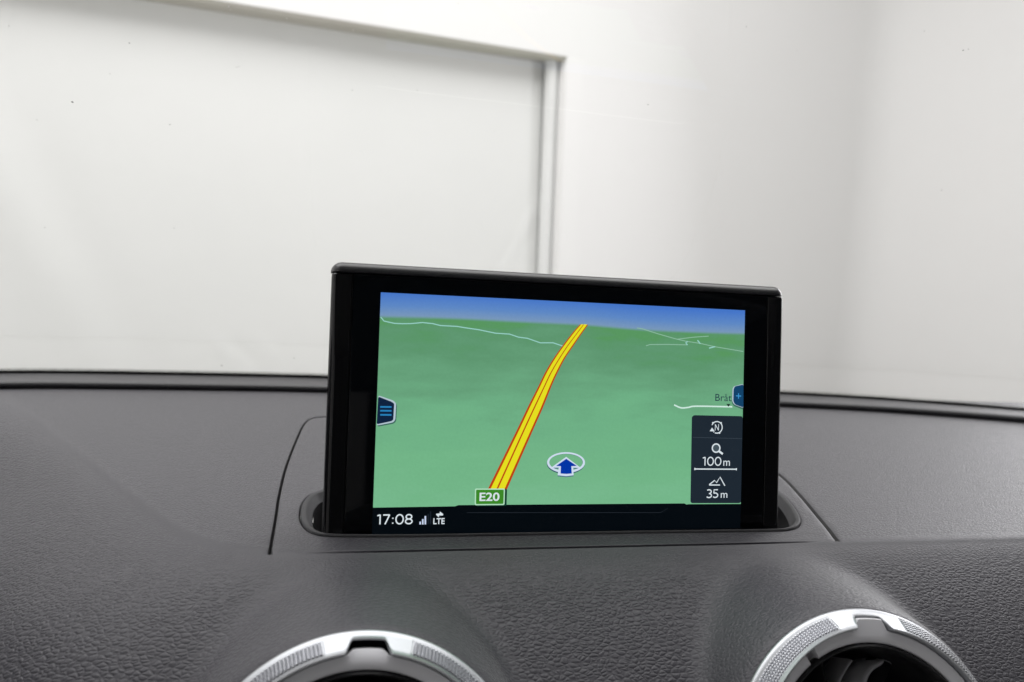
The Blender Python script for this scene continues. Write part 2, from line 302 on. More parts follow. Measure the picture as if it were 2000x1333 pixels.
def trace(a, b):
    a = np.asarray(a, float); b = np.asarray(b, float)
    P = a[:, None]*DU+b[:, None]*DV
    cdist = np.full(len(a), 0.14)
    for _ in range(70):
        f = F(P+cdist[:, None]*DW); cdist -= f*0.85
        cdist = np.clip(cdist, -0.3, 0.15)
    return P+cdist[:, None]*DW
def grad(P, h=0.0004):
    g = np.stack([F(P+np.eye(3)[i]*h)-F(P-np.eye(3)[i]*h) for i in range(3)], -1)
    return g/np.linalg.norm(g, axis=-1, keepdims=True)
def catmull(pts, m, closed=False):
    pts = [np.array(p, float) for p in pts]; out = []; n = len(pts)
    rng = n if closed else n-1
    for i in range(rng):
        p0 = pts[(i-1) % n] if closed or i > 0 else 2*pts[0]-pts[1]
        p1 = pts[i]; p2 = pts[(i+1) % n]; p3 = pts[(i+2) % n] if closed or i+2 < n else 2*pts[-1]-pts[-2]
        for k in range(m):
            t = k/m
            out.append(0.5*((2*p1)+(-p0+p2)*t+(2*p0-5*p1+4*p2-p3)*t*t+(-p0+3*p1-3*p2+p3)*t**3))
    if not closed: out.append(pts[-1])
    return np.array(out)
def resample(P, step, closed=False):
    P = np.array(P); Q = np.vstack([P, P[:1]]) if closed else P
    d = np.r_[0, np.cumsum(np.linalg.norm(np.diff(Q, axis=0), axis=1))]
    n = max(int(d[-1]/step), 3); t = np.linspace(0, d[-1], n+1)
    R = np.stack([np.interp(t, d, Q[:, i]) for i in range(Q.shape[1])], -1)
    return R[:-1] if closed else R
def offs(P, d, closed=False):
    if closed: T = np.roll(P, -1, 0)-np.roll(P, 1, 0)
    else: T = np.gradient(P, axis=0)
    T /= np.linalg.norm(T, axis=1, keepdims=True)
    return P+np.stack([T[:, 1], -T[:, 0]], -1)*np.asarray(d).reshape(-1, 1)
def to_ab(P, z=ZP): return np.stack([P[:, 0], 0.8*P[:, 1]+0.6*z], -1)
# outline of the cover over the display's well, in plan
lid_side_l = catmull([(-0.1119, -0.0140), (-0.1128, 0.0205), (-0.1136, 0.0450), (-0.1136, 0.0870), (-0.1112, 0.1430), (-0.1094, 0.1640), (-0.1062, 0.1755), (-0.0985, 0.1800), (-0.0700, 0.1815)], 14)
lid_side_r = catmull([(0.1126, -0.0140), (0.1200, 0.0100), (0.1296, 0.0410), (0.1365, 0.0685), (0.1400, 0.1000), (0.1385, 0.1500), (0.1310, 0.1740), (0.1150, 0.1815), (0.0700, 0.1830)], 14)
lid_line = resample(np.vstack([lid_side_l, lid_side_r[::-1]]), 0.0012)
bez = [(-0.0952, 0.0503), (-0.1008, 0.0440), (-0.1036, 0.0336), (-0.1036, 0.0194), (-0.1016, 0.0092), (-0.0978, 0.0025), (-0.0906, -0.0005), (-0.0670, -0.0019), (-0.0428, -0.0022), (0.0193, -0.0024), (0.0638, -0.0028),
       (0.0880, -0.0030), (0.0975, -0.0022), (0.1042, 0.0018), (0.1100, 0.0093), (0.1162, 0.0248), (0.1201, 0.0420), (0.1185, 0.0545), (0.1100, 0.0620), (0.0950, 0.0640), (0.0, 0.0640), (-0.0720, 0.0630), (-0.0880, 0.0580)]
bez_line = resample(catmull(bez, 10, True), 0.0010, True)
bez_ab = to_ab(bez_line)
def build_dash():
    A0, A1, B0, B1 = -0.47, 0.64, -0.150, 0.219
    pts, edges = [], []
    def add_line(P, closed=False):
        i0 = len(pts); pts.extend([tuple(p) for p in P])
        n = len(P)
        for i in range(n-1): edges.append((i0+i, i0+i+1))
        if closed: edges.append((i0+n-1, i0))
        return i0, n
    lid_ab = to_ab(lid_line)
    # front ends of the two seams taper out at the crease
    W = np.where(lid_ab[:, 0] > 0, 0.00090, 0.00060)
    cur = []
    c0 = add_line(lid_ab); cur.append(('c', c0))
    for d in (W*0.82, -W*0.82, W, -W, W+0.0004, -W-0.0004):
        add_line(offs(lid_ab, d))
    fr_ = np.stack([np.linspace(-0.1119, 0.1126, 190)[1:-1], np.full(188, 0.8*-0.0140+0.6*ZP)], -1)
    fr_ = np.vstack([lid_ab[:1], fr_, lid_ab[-1:]])
    cF = add_line(fr_[1:-1])
    edges.append((c0[0], cF[0])); edges.append((cF[0]+cF[1]-1, c0[0]+c0[1]-1))
    WF = 0.0004
    mF = (fr_[:, 0] > -0.1) & (fr_[:, 0] < 0.104)
    for d in (WF, -WF, 0.0008, -0.0008): add_line(fr_[mF]+np.array([0, d]))
    cB = add_line(bez_ab, True)
    for d in (0.00034, 0.0005, 0.0010, 0.0016): add_line(offs(bez_ab, d, True), True)
    # vent openings
    loops = {}
    for s in (-1, 1):
        C, n, e1, e2 = VF[s]; R = R1+0.0003
        th = np.linspace(0, 2*np.pi, 200, endpoint=False)
        Q = C+R*(np.cos(th)[:, None]*e1+np.sin(th)[:, None]*e2)
        ab = np.stack([Q@DU, Q@DV], -1); loops[s] = (ab, Q)
        add_line(ab, True)
        for R_ in (R+0.0004, R+0.0009, R+0.0018, R+0.003):
            Q2 = C+R_*(np.cos(th)[:, None]*e1+np.sin(th)[:, None]*e2)
            pts.extend([tuple(p) for p in np.stack([Q2@DU, Q2@DV], -1)])
    fixed = np.array(pts)
    g = 0.0024
    gx = np.arange(A0, A1, g); gy = np.arange(B0, B1, g*0.9)
    G_ = []
    for j, b in enumerate(gy):
        for a in gx: G_.append((a+(0.5*g if j % 2 else 0), b))
    G_ = np.array(G_)
    # keep grid points away from the drawn lines
    key = {}
    cs = 0.0022
    for p in fixed: key.setdefault((int(math.floor(p[0]/cs)), int(math.floor(p[1]/cs))), []).append(p)
    keep = []
    for p in G_:
        kx, ky = int(math.floor(p[0]/cs)), int(math.floor(p[1]/cs)); ok = True
        for dx in (-1, 0, 1):
            for dy in (-1, 0, 1):
                for q in key.get((kx+dx, ky+dy), ()):
                    if (q[0]-p[0])**2+(q[1]-p[1])**2 < 0.0011**2: ok = False; break
                if not ok: break
            if not ok: break
        if ok: keep.append(p)
    pts.extend([tuple(p) for p in keep])
    out = delaunay_2d_cdt([Vector(p) for p in pts], edges, [], 0, 1e-7)
    V2 = np.array([(v.x, v.y) for v in out[0]]); T = np.array([list(t) for t in out[2]])
    cen = V2[T].mean(1)
    def inside(poly, q):
        x, y = q[:, 0], q[:, 1]; r_ = np.zeros(len(q), bool); n = len(poly); j = n-1
        for i in range(n):
            xi, yi = poly[i]; xj, yj = poly[j]
            cnd = ((yi > y) != (yj > y)) & (x < (xj-xi)*(y-yi)/((yj-yi) if yj != yi else 1e-12)+xi)
            r_ ^= cnd; j = i
        return r_
    drop = inside(bez_ab, cen) | inside(loops[-1][0], cen) | inside(loops[1][0], cen)
    lidpoly = np.vstack([lid_ab, fr_[::-1]])
    isl = inside(lidpoly, cen)
    P = trace(V2[:, 0], V2[:, 1]); Nn = grad(P)
    # grooves
    def dist(line, closed=False):
        A = line; B = np.roll(line, -1, 0) if closed else line[1:]
        A = A if closed else A[:-1]
        best = np.full(len(V2), 9.0)
        lo, hi = line.min(0)-0.004, line.max(0)+0.004
        idx = np.where((V2 > lo).all(1) & (V2 < hi).all(1))[0]
        for a, b in zip(A, B):
            d = b-a; L2 = d@d
            q = V2[idx]-a; t = np.clip((q@d)/L2, 0, 1)
            best[idx] = np.minimum(best[idx], np.linalg.norm(q-t[:, None]*d, axis=1))
        return best
    dl = dist(lid_ab); df = dist(fr_); db = dist(bez_ab, True)
    Wv = np.where(V2[:, 0] > 0, 0.00090, 0.00060)
    dep = np.where(dl < Wv*0.9, 0.0046, np.where(dl < Wv*1.1, 0.00030, np.where(dl < Wv+0.0005, 0.00008, 0)))
    dep = np.where((V2[:, 1] <= lid_ab[0, 1]+1e-5) | (V2[:, 1] < lid_ab[-1, 1]+1e-5), 0, dep)
    fade = np.clip((V2[:, 0]+0.103)/0.03, 0, 1)*np.clip((0.106-V2[:, 0])/0.03, 0, 1)
    depf = np.where(df < WF*0.5, 0.0010, np.where(df < WF*1.1, 0.00025, 0))*fade
    depb = np.where(db < 0.0004, 0.0030, np.where(db < 0.0006, 0.00016, np.where(db < 0.0011, 0.00012, 0)))
    dep = np.maximum(np.maximum(dep, depf), depb)
    P2_ = P-dep[:, None]*DW*1.0
    # grain strength: the skin is stretched smooth over the folds and the hoods
    q, q1, q2 = qfun(P[:, 0], P[:, 1])
    gr = 1-0.8*np.exp(-((q-0.001)/0.0032)**2)
    for s in (-1, 1):
        C, n, e1, e2 = VF[s]; d = P-C; t = d@n; rho = np.sqrt(np.maximum((d*d).sum(1)-t*t, 0))
        hz = rho-(R1+HFL*np.maximum(-t, 0))
        gr *= 1-0.45*np.exp(-(np.maximum(hz, 0)/0.006)**2)
    gr *= np.where(dep > 0, 0.3, 1.0)
    res_ = []
    for nm, msk in (('dash_pad', ~isl & ~drop), ('display_cover', isl & ~drop)):
        tt = T[msk]; used = np.unique(tt); mp = -np.ones(len(V2), int); mp[used] = np.arange(len(used))
        me = bpy.data.meshes.new(nm); me.from_pydata(P2_[used].tolist(), [], mp[tt].tolist()); me.update()
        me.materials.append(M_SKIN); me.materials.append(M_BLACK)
        mi = (dep[tt] > 0.00025).sum(1) >= 2; mi &= (dep[tt] > 0.002).any(1)  # groove faces set black, standing in for the shade inside the gaps
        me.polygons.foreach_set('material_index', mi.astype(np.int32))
        if me.polygons and sum(pl.normal.z for pl in list(me.polygons)[:200]) < 0: me.flip_normals()
        me.shade_smooth()
        at = me.attributes.new('grain', 'FLOAT', 'POINT'); at.data.foreach_set('value', gr[used].astype(np.float32))
        qq = np.clip((q[used]-0.001)/0.02, 0, 1); at2 = me.attributes.new('coarse', 'FLOAT', 'POINT'); at2.data.foreach_set('value', (qq*qq*(3-2*qq)).astype(np.float32))
        vn = np.empty(len(used)*3, np.float32); me.vertex_normals.foreach_get('vector', vn); vn = vn.reshape(-1, 3)
        cn = np.where((dep[used] > 0)[:, None], vn, Nn[used])
        me.normals_split_custom_set_from_vertices(cn.tolist())
        res_.append(me)
    return res_, P, loops
(pad_me, lid_me), DP, VLOOPS = build_dash()
dash = thing('dashboard', 'charcoal grained dashboard filling the lower half of the view under the windscreen', 'dashboard', (0, 0.05, 0))
off0 = Matrix.Translation((0, -0.05, 0))
def dpart(name, me):
    o = bpy.data.objects.new(name, me); link(o, dash); o.matrix_local = off0; return o
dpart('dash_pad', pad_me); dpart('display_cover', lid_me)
# bezel of the slot
def build_bezel():
    P = bez_line
    T = np.roll(P, -1, 0)-np.roll(P, 1, 0); T /= np.linalg.norm(T, axis=1, keepdims=True)
    Nn = np.stack([-T[:, 1], T[:, 0]], -1)        # counter-clockwise outline: points inward
    cen = P.mean(0)
    if ((cen-P)*Nn).sum() < 0: Nn = -Nn
    wid = np.interp(np.abs(Nn[:, 0]), [0, 0.5, 1], [0.0020, 0.0038, 0.0050])
    wid = np.where(P[:, 1] > 0.03, np.maximum(wid, 0.0045), wid)
    for _ in range(6): wid = (np.roll(wid, 1)+wid*2+np.roll(wid, -1))/4
    prof = [(0.00012, -0.0045), (0.00014, 0.0001), (0.0005, 0.0006), ('f', 0.16, 0.0007), ('f', 0.44, 0.00062), ('f', 0.50, 0.00035), ('f', 0.56, -0.0002), ('f', 0.95, -0.0027), ('f', 0.99, -0.0030), ('f', 1.0, -0.0045)]
    vs, fs = [], []; n = len(P); m = len(prof)
    well = []
    for i in range(n):
        for zz in (-0.0028, -0.0175): q = P[i]+Nn[i]*(wid[i]+0.0002); well.append((q[0], q[1], ZP+zz+0.0002))
    meshobj('slot_well', well, [(2*i, 2*i+1, 2*((i+1) % n)+1, 2*((i+1) % n)) for i in range(n)], M_BLACK, dash, True, off0)
    for i in range(n):
        for pr in prof:
            o = pr[0] if pr[0] != 'f' else max(pr[1]*wid[i], 0.0007+0.0001*pr[1])
            z = pr[1] if pr[0] != 'f' else pr[2]
            if pr[0] == 'f' and z < 0 and z > -0.01: z *= min(1, wid[i]/0.0045)
            q = P[i]+Nn[i]*o
            vs.append((q[0], q[1], ZP+z))
    for i in range(n):
        for j in range(m-1):
            a = i*m+j; b = ((i+1) % n)*m+j; fs.append((a, b, b+1, a+1))
    o = meshobj('slot_bezel', vs, fs, M_BEZ, dash, True, off0); sharp(o, 50)
    bm = bmesh.new(); bm.from_mesh(o.data); bmesh.ops.recalc_face_normals(bm, faces=bm.faces[:]); bm.to_mesh(o.data); bm.free()
    return o
build_bezel()
box('well_floor', -0.115, 0.125, -0.004, 0.070, -0.0185, -0.0175, M_BLACK, dash, 0, mw=off0)
for sgn in (-1, 1):
    box('hinge_bracket', sgn*0.0968-0.0013, sgn*0.0968+0.0013, 0.0030, 0.0125, -0.017, -0.0022, M_SOFT, dash, 0.0012, mw=off0)
# roll along the front edge of the defroster, at the foot of the windscreen
ridge_ctr = np.array([0, 0.0080])+catmull([(-0.62, 0.125), (-0.50, 0.172), (-0.40, 0.205), (-0.291, 0.2290), (-0.2212, 0.2350), (-0.144, 0.2380), (-0.0996, 0.2382), (0.05, 0.2365), (0.150, 0.2315), (0.231, 0.2230), (0.318, 0.2105), (0.409, 0.187), (0.52, 0.148), (0.66, 0.085)], 10)
def sweep(name, line, prof, mat, parent, mw=None, noisez=0.0):
    T = np.gradient(line, axis=0); T /= np.linalg.norm(T, axis=1, keepdims=True)
    Nn = np.stack([-T[:, 1], T[:, 0]], -1); Nn *= np.sign(Nn[:, 1:2])
    vs, fs = [], []; m = len(prof)
    for i, p in enumerate(line):
        for (s_, z) in prof: q = p+Nn[i]*s_; vs.append((q[0], q[1], z))
    for i in range(len(line)-1):
        for j in range(m-1): a = i*m+j; fs.append((a, a+m, a+m+1, a+1))
    return meshobj(name, vs, fs, mat, parent, True, mw)
zr = ZP-0.0015
prof = [(0.0075, zr-0.004), (0.0060, zr-0.001), (0.0030, zr+0.0006), (0.0008, zr+0.0022), (0.0, zr+0.0037), (0.0003, zr+0.0050), (0.0014, zr+0.0060), (0.0035, zr+0.0066), (0.007, zr+0.0069), (0.013, zr+0.0071), (0.020, zr+0.0072), (0.027, zr+0.0071), (0.0295, zr+0.0062), (0.0300, zr+0.004)]
pr = catmull(prof, 3)
rd = sweep('defroster_roll', ridge_ctr, [tuple(p) for p in pr], M_RIDGE, dash, off0)

# hood over the instruments, unseen at left, placed and sized to shade the dash corner
def cowl():
    vs, fs = [], []; nu, nv = 28, 14
    for j in range(nv+1):
        v_ = j/nv; y = 0.115-0.235*v_; R_ = 0.148*(1-0.25*(1-v_)**2); H_ = 0.040+0.070*math.sin(min(1, v_*1.25)*math.pi/2)
        for i in range(nu+1):
            a = math.pi*i/nu
            vs.append((-0.350-R_*math.cos(a)-0.06*(1-v_), y, -0.030+(H_+0.030)*math.sin(a)**0.7))
    n = nu+1
    for j in range(nv):
        for i in range(nu): a = j*n+i; fs.append((a, a+1, a+n+1, a+n))
    o = meshobj('instrument_cowl', vs, fs, M_SKIN, dash, True, off0)
    sm = o.modifiers.new('thickness', 'SOLIDIFY'); sm.thickness = 0.003
cowl()

# ------------------------------------------------------------ windscreen
def wglass():
    m, nt, N, L, B = newmat('windscreen_glass')
    for n in list(N):
        if n.type != 'OUTPUT_MATERIAL': N.remove(n)
    out = N['Material Output']
    tr = N.new('ShaderNodeBsdfTransparent'); tr.inputs[0].default_value = (0.975, 0.985, 0.975, 1)
    gl = N.new('ShaderNodeBsdfGlossy'); gl.inputs['Roughness'].default_value = 0.0
    fr_ = N.new('ShaderNodeFresnel'); fr_.inputs['IOR'].default_value = 1.45
    mx = N.new('ShaderNodeMixShader'); L.new(fr_.outputs[0], mx.inputs[0]); L.new(tr.outputs[0], mx.inputs[1]); L.new(gl.outputs[0], mx.inputs[2])
    L.new(mx.outputs[0], out.inputs[0]); return m
M_WS = wglass()
M_FRIT = plain('frit_ceramic', (0.10, 0.105, 0.088), 0.3, 0.4)
ws = thing('windscreen', 'clear raked windscreen with black edge band and tiny specks of dust', 'windscreen', (0, 0.27, 0.015))
wm = Matrix.Translation((0, -0.27, -0.015))
wl_ = resample(ridge_ctr, 0.03)
rise = rad(31)
def wpt(i_line, N_, h):                # h = distance up the glass
    q = i_line+N_*0.031
    return Vector((q[0]*(1-0.25*h), q[1]-h*math.cos(rise), ZP+0.0030+h*math.sin(rise)-0.10*h*h*0))
T_ = np.gradient(wl_, axis=0); T_ /= np.linalg.norm(T_, axis=1, keepdims=True); Nl = np.stack([-T_[:, 1], T_[:, 0]], -1); Nl *= np.sign(Nl[:, 1:2])
def wgrid(name, h0, h1, nh, mat, dz=0.0):
    vs, fs = [], []
    for j in range(nh+1):
        h = h0+(h1-h0)*j/nh
        for i in range(len(wl_)):
            p = wpt(wl_[i], Nl[i], h); vs.append((p.x, p.y+dz, p.z-dz))
    n = len(wl_)
    for j in range(nh):
        for i in range(n-1): a = j*n+i; fs.append((a, a+1, a+n+1, a+n))
    return meshobj(name, vs, fs, mat, ws, True, wm)
wgrid('glass_pane', -0.01, 0.74, 12, M_WS)
wgrid('frit_band', -0.01, 0.0098, 1, M_FRIT, 0.0008)
# dots along the upper edge of the frit, and dust specks
def flatdisc(vs, fs, c, u, v, r_, n=8):
    i0 = len(vs)
    for k in range(n): a = 2*math.pi*k/n; vs.append(tuple(c+u*(r_*math.cos(a))+v*(r_*math.sin(a))))
    fs.append(tuple(range(i0, i0+n)))
wl_f = resample(ridge_ctr, 0.0016); T_ = np.gradient(wl_f, axis=0); T_ /= np.linalg.norm(T_, axis=1, keepdims=True); Nf = np.stack([-T_[:, 1], T_[:, 0]], -1); Nf *= np.sign(Nf[:, 1:2])
gu = Vector((1, 0, 0)); gv = Vector((0, -math.cos(rise), math.sin(rise)))
vs, fs = [], []
for i in range(len(wl_f)):
    if abs(wl_f[i][0]) > 0.45: continue
    for row, (h, r_) in enumerate(((0.0105, 0.00072), (0.0119, 0.00062), (0.0133, 0.00050), (0.0146, 0.00038))):
        k = wl_f[i]
        p = wpt(k, Nf[i], h)+Vector((0.0008*row, 0.0008, -0.0008)); flatdisc(vs, fs, p, gu, gv, r_)
fd = meshobj('frit_dots', vs, fs, M_FRIT, ws, False, wm); fd['kind'] = 'stuff'
def glass_hit(px, py):
    # a direction in the photograph's own frame, met with the raked plane of the glass
    d = rt*((px-1000)/1500)-up*((py-666.5)/1500)+fw
    n = Vector((0, math.sin(rise), math.cos(rise))); o = Vector((0, 0.2365+0.031, ZP+0.0030))
    k = (o-CAM).dot(n)/d.dot(n); return CAM+d*k
M_DUST = plain('dust_speck', (0.10, 0.10, 0.10), 0.8, 0.1); M_DUSTL = plain('pale_dust', (0.9, 0.9, 0.88), 0.8, 0.1)
dust = [(-0.55, 0.02, 0.30, 0.0007)]
vs, fs = [], []
SPK = [(142, 200, 2.1), (253, 85, 1.4), (215, 145, 0.9), (332, 244, 1.2), (73, 235, 1.0), (88, 445, 1.2), (340, 446, 1.1), (462, 132, 1.0), (467, 131, 0.8), (966, 257, 0.8), (688, 177, 0.9), (815, 177, 0.9), (1265, 205, 1.3), (1457, 53, 1.0), (1880, 99, 1.3), (1804, 62, 1.0), (1838, 372, 1.1), (433, 714, 2.2), (574, 700, 1.5), (18, 52, 0.8), (1150, 442, 0.8), (895, 8, 0.8), (210, 660, 0.9), (770, 150, 0.7), (1556, 100, 0.8), (1890, 97, 0.9)]
dv = [glass_hit(a, b) for a, b, c in SPK]
for p, (a, b, c) in zip(dv, SPK): flatdisc(vs, fs, p-Vector((0, 0.0003, 0)), gu, gv, c*0.00020*(p-CAM).length/0.35, 7)
random.seed(9)
o = meshobj('dust_specks', vs, fs, M_DUST, ws, False, wm); o['kind'] = 'stuff'
vs, fs = [], []
for a, b, c in [(447, 14, 2.0), (413, 26, 1.1), (450, 20, 1.0), (560, 37, 1.1), (690, 60, 1.0), (928, 118, 1.2), (1074, 116, 1.0), (375, 24, 0.8)]:
    p = glass_hit(a, b); flatdisc(vs, fs, p-Vector((0, 0.0003, 0)), gu, gv, c*0.00020*(p-CAM).length/0.35, 7)
o = meshobj('pale_specks', vs, fs, M_DUSTL, ws, False, wm); o['kind'] = 'stuff'
# the car roof over the cabin (out of frame, keeps the cabin dim)
rf = box('roof_lining', -0.7, 0.7, -1.6, -0.37, 0.405, 0.43, M_LINER, None, 0.008)
rf['kind'] = 'structure'
# ------------------------------------------------------------ air vents
R2, VD = 0.043364, 0.007019
def cone_t(r_): return VD*(R1-r_)/(R1-R2)
def notch_w(rr, ang):
    """0..1 how much of the band is cut away at this angle (degrees from a notch's middle)."""
    a = abs(ang); t = max(0.0, min(1.0, (a-5.2)/(9.0-5.2)))
    return 1-t*t*(3-2*t)
def ringpt(r_, t, a): return (r_*math.sin(a), r_*math.cos(a), t)     # local: x right, y up in the ring's plane, z toward the seats
def build_vent():
    parts = []
    n = 1440
    rows = []
    # metal band: outer roll, cone, inner lip
    vs, fs = [], []
    for i in range(n):
        th = 360.0*i/n; d = ((th+45) % 90)-45
        w = notch_w(0, d)
        rin = R2+w*0.0034
        # knurled panels sit in a shallow tray
        k = max(0.0, min(1.0, (abs(abs(d)-45)-0)/1)); inside = 15.6 < abs(d) <= 45
        pr = [(R1+0.0001, -0.0030), (R1+0.0001, -0.0002), (R1-0.0001, 0.0003), (R1-0.00045, 0.0007)]
        ra, rb = R1-0.00085, rin+0.00095 if w < 0.01 else rin+0.0009
        m_ = 8
        for q in range(m_+1):
            r_ = ra+(rb-ra)*q/m_
            tray = 0.00030 if (inside and 0 < q < m_) else 0.0
            pr.append((r_-tray*0.77, cone_t(r_)-tray*0.64))
        tl = cone_t(rin)
        pr += [(rin+0.0005, tl+0.0000), (rin+0.0002, tl+0.0001), (rin-0.00005, tl-0.0001), (rin-0.0002, tl-0.0005), (rin-0.00025, tl-0.0012), (rin-0.00025, tl-0.0045)]
        rows.append(pr)
    m = len(rows[0])
    for i, pr in enumerate(rows):
        a = 2*math.pi*i/n
        for (r_, t) in pr: vs.append(ringpt(r_, t, a))
    for i in range(n):
        for j in range(m-1): a = i*m+j; b = ((i+1) % n)*m+j; fs.append((a, a+1, b+1, b))
    parts.append(('metal_ring', vs, fs, M_ALU, 40))
    # knurling: small pyramids over the four trays
    vs, fs = [], []
    rows_n = 6
    sl = np.array([-(R1-R2), VD]); sl = sl/np.linalg.norm(sl); nr = np.array([VD, (R1-R2)]); nr /= np.linalg.norm(nr)
    ra, rb = R1-0.00115, R2+0.00125
    for quad in range(4):
        for row in range(rows_n):
            rc_ = ra+(rb-ra)*(row+0.5)/rows_n
            pitch = math.degrees(0.00112/rc_)
            cnt = int((58.0)/pitch)
            for c_ in range(cnt):
                d0 = 16.2+(c_+0.5)*(57.6/cnt); th0 = rad(quad*90+d0)
                hw = rad(57.6/cnt)*0.5*0.94; hr = (ra-rb)/rows_n*0.5*0.94
                i0 = len(vs)
                for (da, dr) in ((-hw, hr), (hw, hr), (hw, -hr), (-hw, -hr)):
                    r_ = rc_+dr; vs.append(ringpt(r_-0.0002, cone_t(r_)-0.00016, th0+da))
                for (da, dr) in ((-hw*.35, hr*.35), (hw*.35, hr*.35), (hw*.35, -hr*.35), (-hw*.35, -hr*.35)):
                    r_ = rc_+dr; vs.append(ringpt(r_+0.00026, cone_t(r_)+0.00022, th0+da))
                for f in ((4, 5, 6, 7), (0, 1, 5, 4), (1, 2, 6, 5), (2, 3, 7, 6), (3, 0, 4, 7)): fs.append(tuple(i0+x for x in f))
    parts.append(('knurled_grip', vs, fs, M_ALUK, None))
    # grey inner collar with a tongue in each notch
    vs, fs = [], []; rows = []
    for i in range(n):
        th = 360.0*i/n; d = ((th+45) % 90)-45
        w = notch_w(0, d*1.05)
        top = R2-0.0004+w*TONGUE
        tt = VD-0.0026
        gap = 1.0 if abs(((th-TGAP+180) % 360)-180) < 2.6 else 0.0
        dd = gap*0.0035
        pr = [(top+0.0002, tt-0.0045-dd), (top, tt-0.0003-w*TDROP-dd), (top-0.0003, tt-w*TDROP-dd), (R2-0.0022, tt-0.0003-dd), (R2-0.0042, tt-0.0007-dd), (R2-0.0046, tt-0.0011-dd), (R2-0.0047, tt-0.004-dd)]
        rows.append(pr)
    m = len(rows[0])
    for i, pr in enumerate(rows):
        a = 2*math.pi*i/n
        for (r_, t) in pr: vs.append(ringpt(r_, t, a))
    for i in range(n):
        for j in range(m-1): a = i*m+j; b = ((i+1) % n)*m+j; fs.append((a, a+1, b+1, b))
    parts.append(('inner_collar', vs, fs, M_VENT, 40))
    return parts
def lathe_z(prof, n=120):
    vs, fs = [], []; m = len(prof)
    for i in range(n):
        a = 2*math.pi*i/n
        for (r_, t) in prof: vs.append(ringpt(r_, t, a))
    for i in range(n):
        for j in range(m-1): a = i*m+j; b = ((i+1) % n)*m+j; fs.append((a, a+1, b+1, b))
    return vs, fs
TONGUE, TGAP, TDROP = 0.0030, -30, 0.0014
def vent(s, label, rot, tongue, tgap):
    global TONGUE, TGAP, TDROP
    TONGUE, TGAP, TDROP = tongue, tgap, (0.0014 if s < 0 else 0.0002)
    C, nn, e1, e2 = VF[s]
    Mx = Matrix(((e1[0], e2[0], nn[0], C[0]), (e1[1], e2[1], nn[1], C[1]), (e1[2], e2[2], nn[2], C[2]), (0, 0, 0, 1)))
    root = thing('air_vent', label, 'air vent', group='round air vents of the dashboard', mw=Mx @ Matrix.Rotation(rad(-rot), 4, 'Z'))
    for nm, vs, fs, mat, sh_ in build_vent():
        o = meshobj(nm, vs, fs, mat, root, sh_ is not None)
        if sh_: sharp(o, sh_)
        if nm == 'knurled_grip': o['kind'] = 'stuff'
    # black bowl
    vs, fs = lathe_z([(0.0388, 0.0005), (0.0384, 0.0035), (0.0378, 0.0042), (0.0372, 0.0035), (0.0368, -0.002), (0.036, -0.020), (0.031, -0.032), (0.001, -0.034)])
    sharp(meshobj('vent_bowl', vs, fs, M_BLACK, root), 45)
    vs, fs = lathe_z([(R1+0.0012, -0.0035), (R1-0.001, -0.0035), (0.040, -0.004), (0.0385, -0.004)], 120)
    meshobj('vent_seat', vs, fs, M_BLACK, root)
    # hub ring and directing fins
    hub = lathe_z([(0.0158, -0.020), (0.0160, -0.0075), (0.0154, -0.0062), (0.0146, -0.0060), (0.0138, -0.0068), (0.0132, -0.020)], 96)
    h = meshobj('hub_ring', hub[0], hub[1], M_SOFT, root); sharp(h, 50)
    for k in range(8):
        a = rad(45*k+12)
        fm = Matrix.Rotation(a, 4, 'Z') @ Matrix.Rotation(rad(18), 4, 'Y')
        box('fin', -0.0006, 0.0006, 0.0155, 0.0355, -0.020, -0.0105, M_BLACK, root, 0.0004, 2, mw=fm)
    for k in range(3):
        fm = Matrix.Rotation(rad(60*k), 4, 'Z')
        box('hub_fin', -0.0005, 0.0005, -0.0135, 0.0135, -0.018, -0.0095, M_BLACK, root, 0.0003, 2, mw=fm)
    if s > 0:
        Rm = Matrix.Rotation(rad(rot), 4, 'Z')
        for pts_, wd in (([(7.2, 17.5), (7.6, 21.5), (8.8, 25.0), (11.4, 28.3), (15.7, 30.4), (20.6, 30.9), (25.0, 30.0), (29.0, 27.6)], 0.0020), ([(-3.0, 22.5), (1.0, 28.0), (4.9, 32.0)], 0.0009)):
            ln = catmull(pts_, 5)/1000; T_ = np.gradient(ln, axis=0); T_ /= np.linalg.norm(T_, axis=1, keepdims=True); N_ = np.stack([-T_[:, 1], T_[:, 0]], -1)
            vs, fs = [], []; pr_ = [(-0.5, -0.012), (-0.5, -0.0012), (-0.3, -0.0003), (0.0, 0.0), (0.3, -0.0003), (0.5, -0.0012), (0.5, -0.012)]
            for p, n_ in zip(ln, N_):
                for (o_, t_) in pr_: q = p+n_*o_*wd; vs.append((q[0], q[1], -0.012+t_))
            m_ = len(pr_)
            for i in range(len(ln)-1):
                for j in range(m_-1): a = i*m_+j; fs.append((a, a+1, a+m_+1, a+m_))
            meshobj('air_vane', vs, fs, M_VANE, root, True, Rm)
    return root
M_VANE = plain('vane_plastic', (0.40, 0.40, 0.42), 0.5, 0.5)
vent(-1, 'metal-ringed round air vent below the left half of the display, dark gap in its notch', 2.7, 0.0014, 250)
vent(1, 'metal-ringed round air vent at lower right of the display, grey tongue in its notch', 3.2, 0.0034, -32.5)
# ------------------------------------------------------------ display unit
TILT = rad(9.897704)
du = thing('navigation_display', 'raised black flat display showing a green navigation map with a yellow road', 'display',
           mw=Matrix.Rotation(-TILT, 4, 'X'))
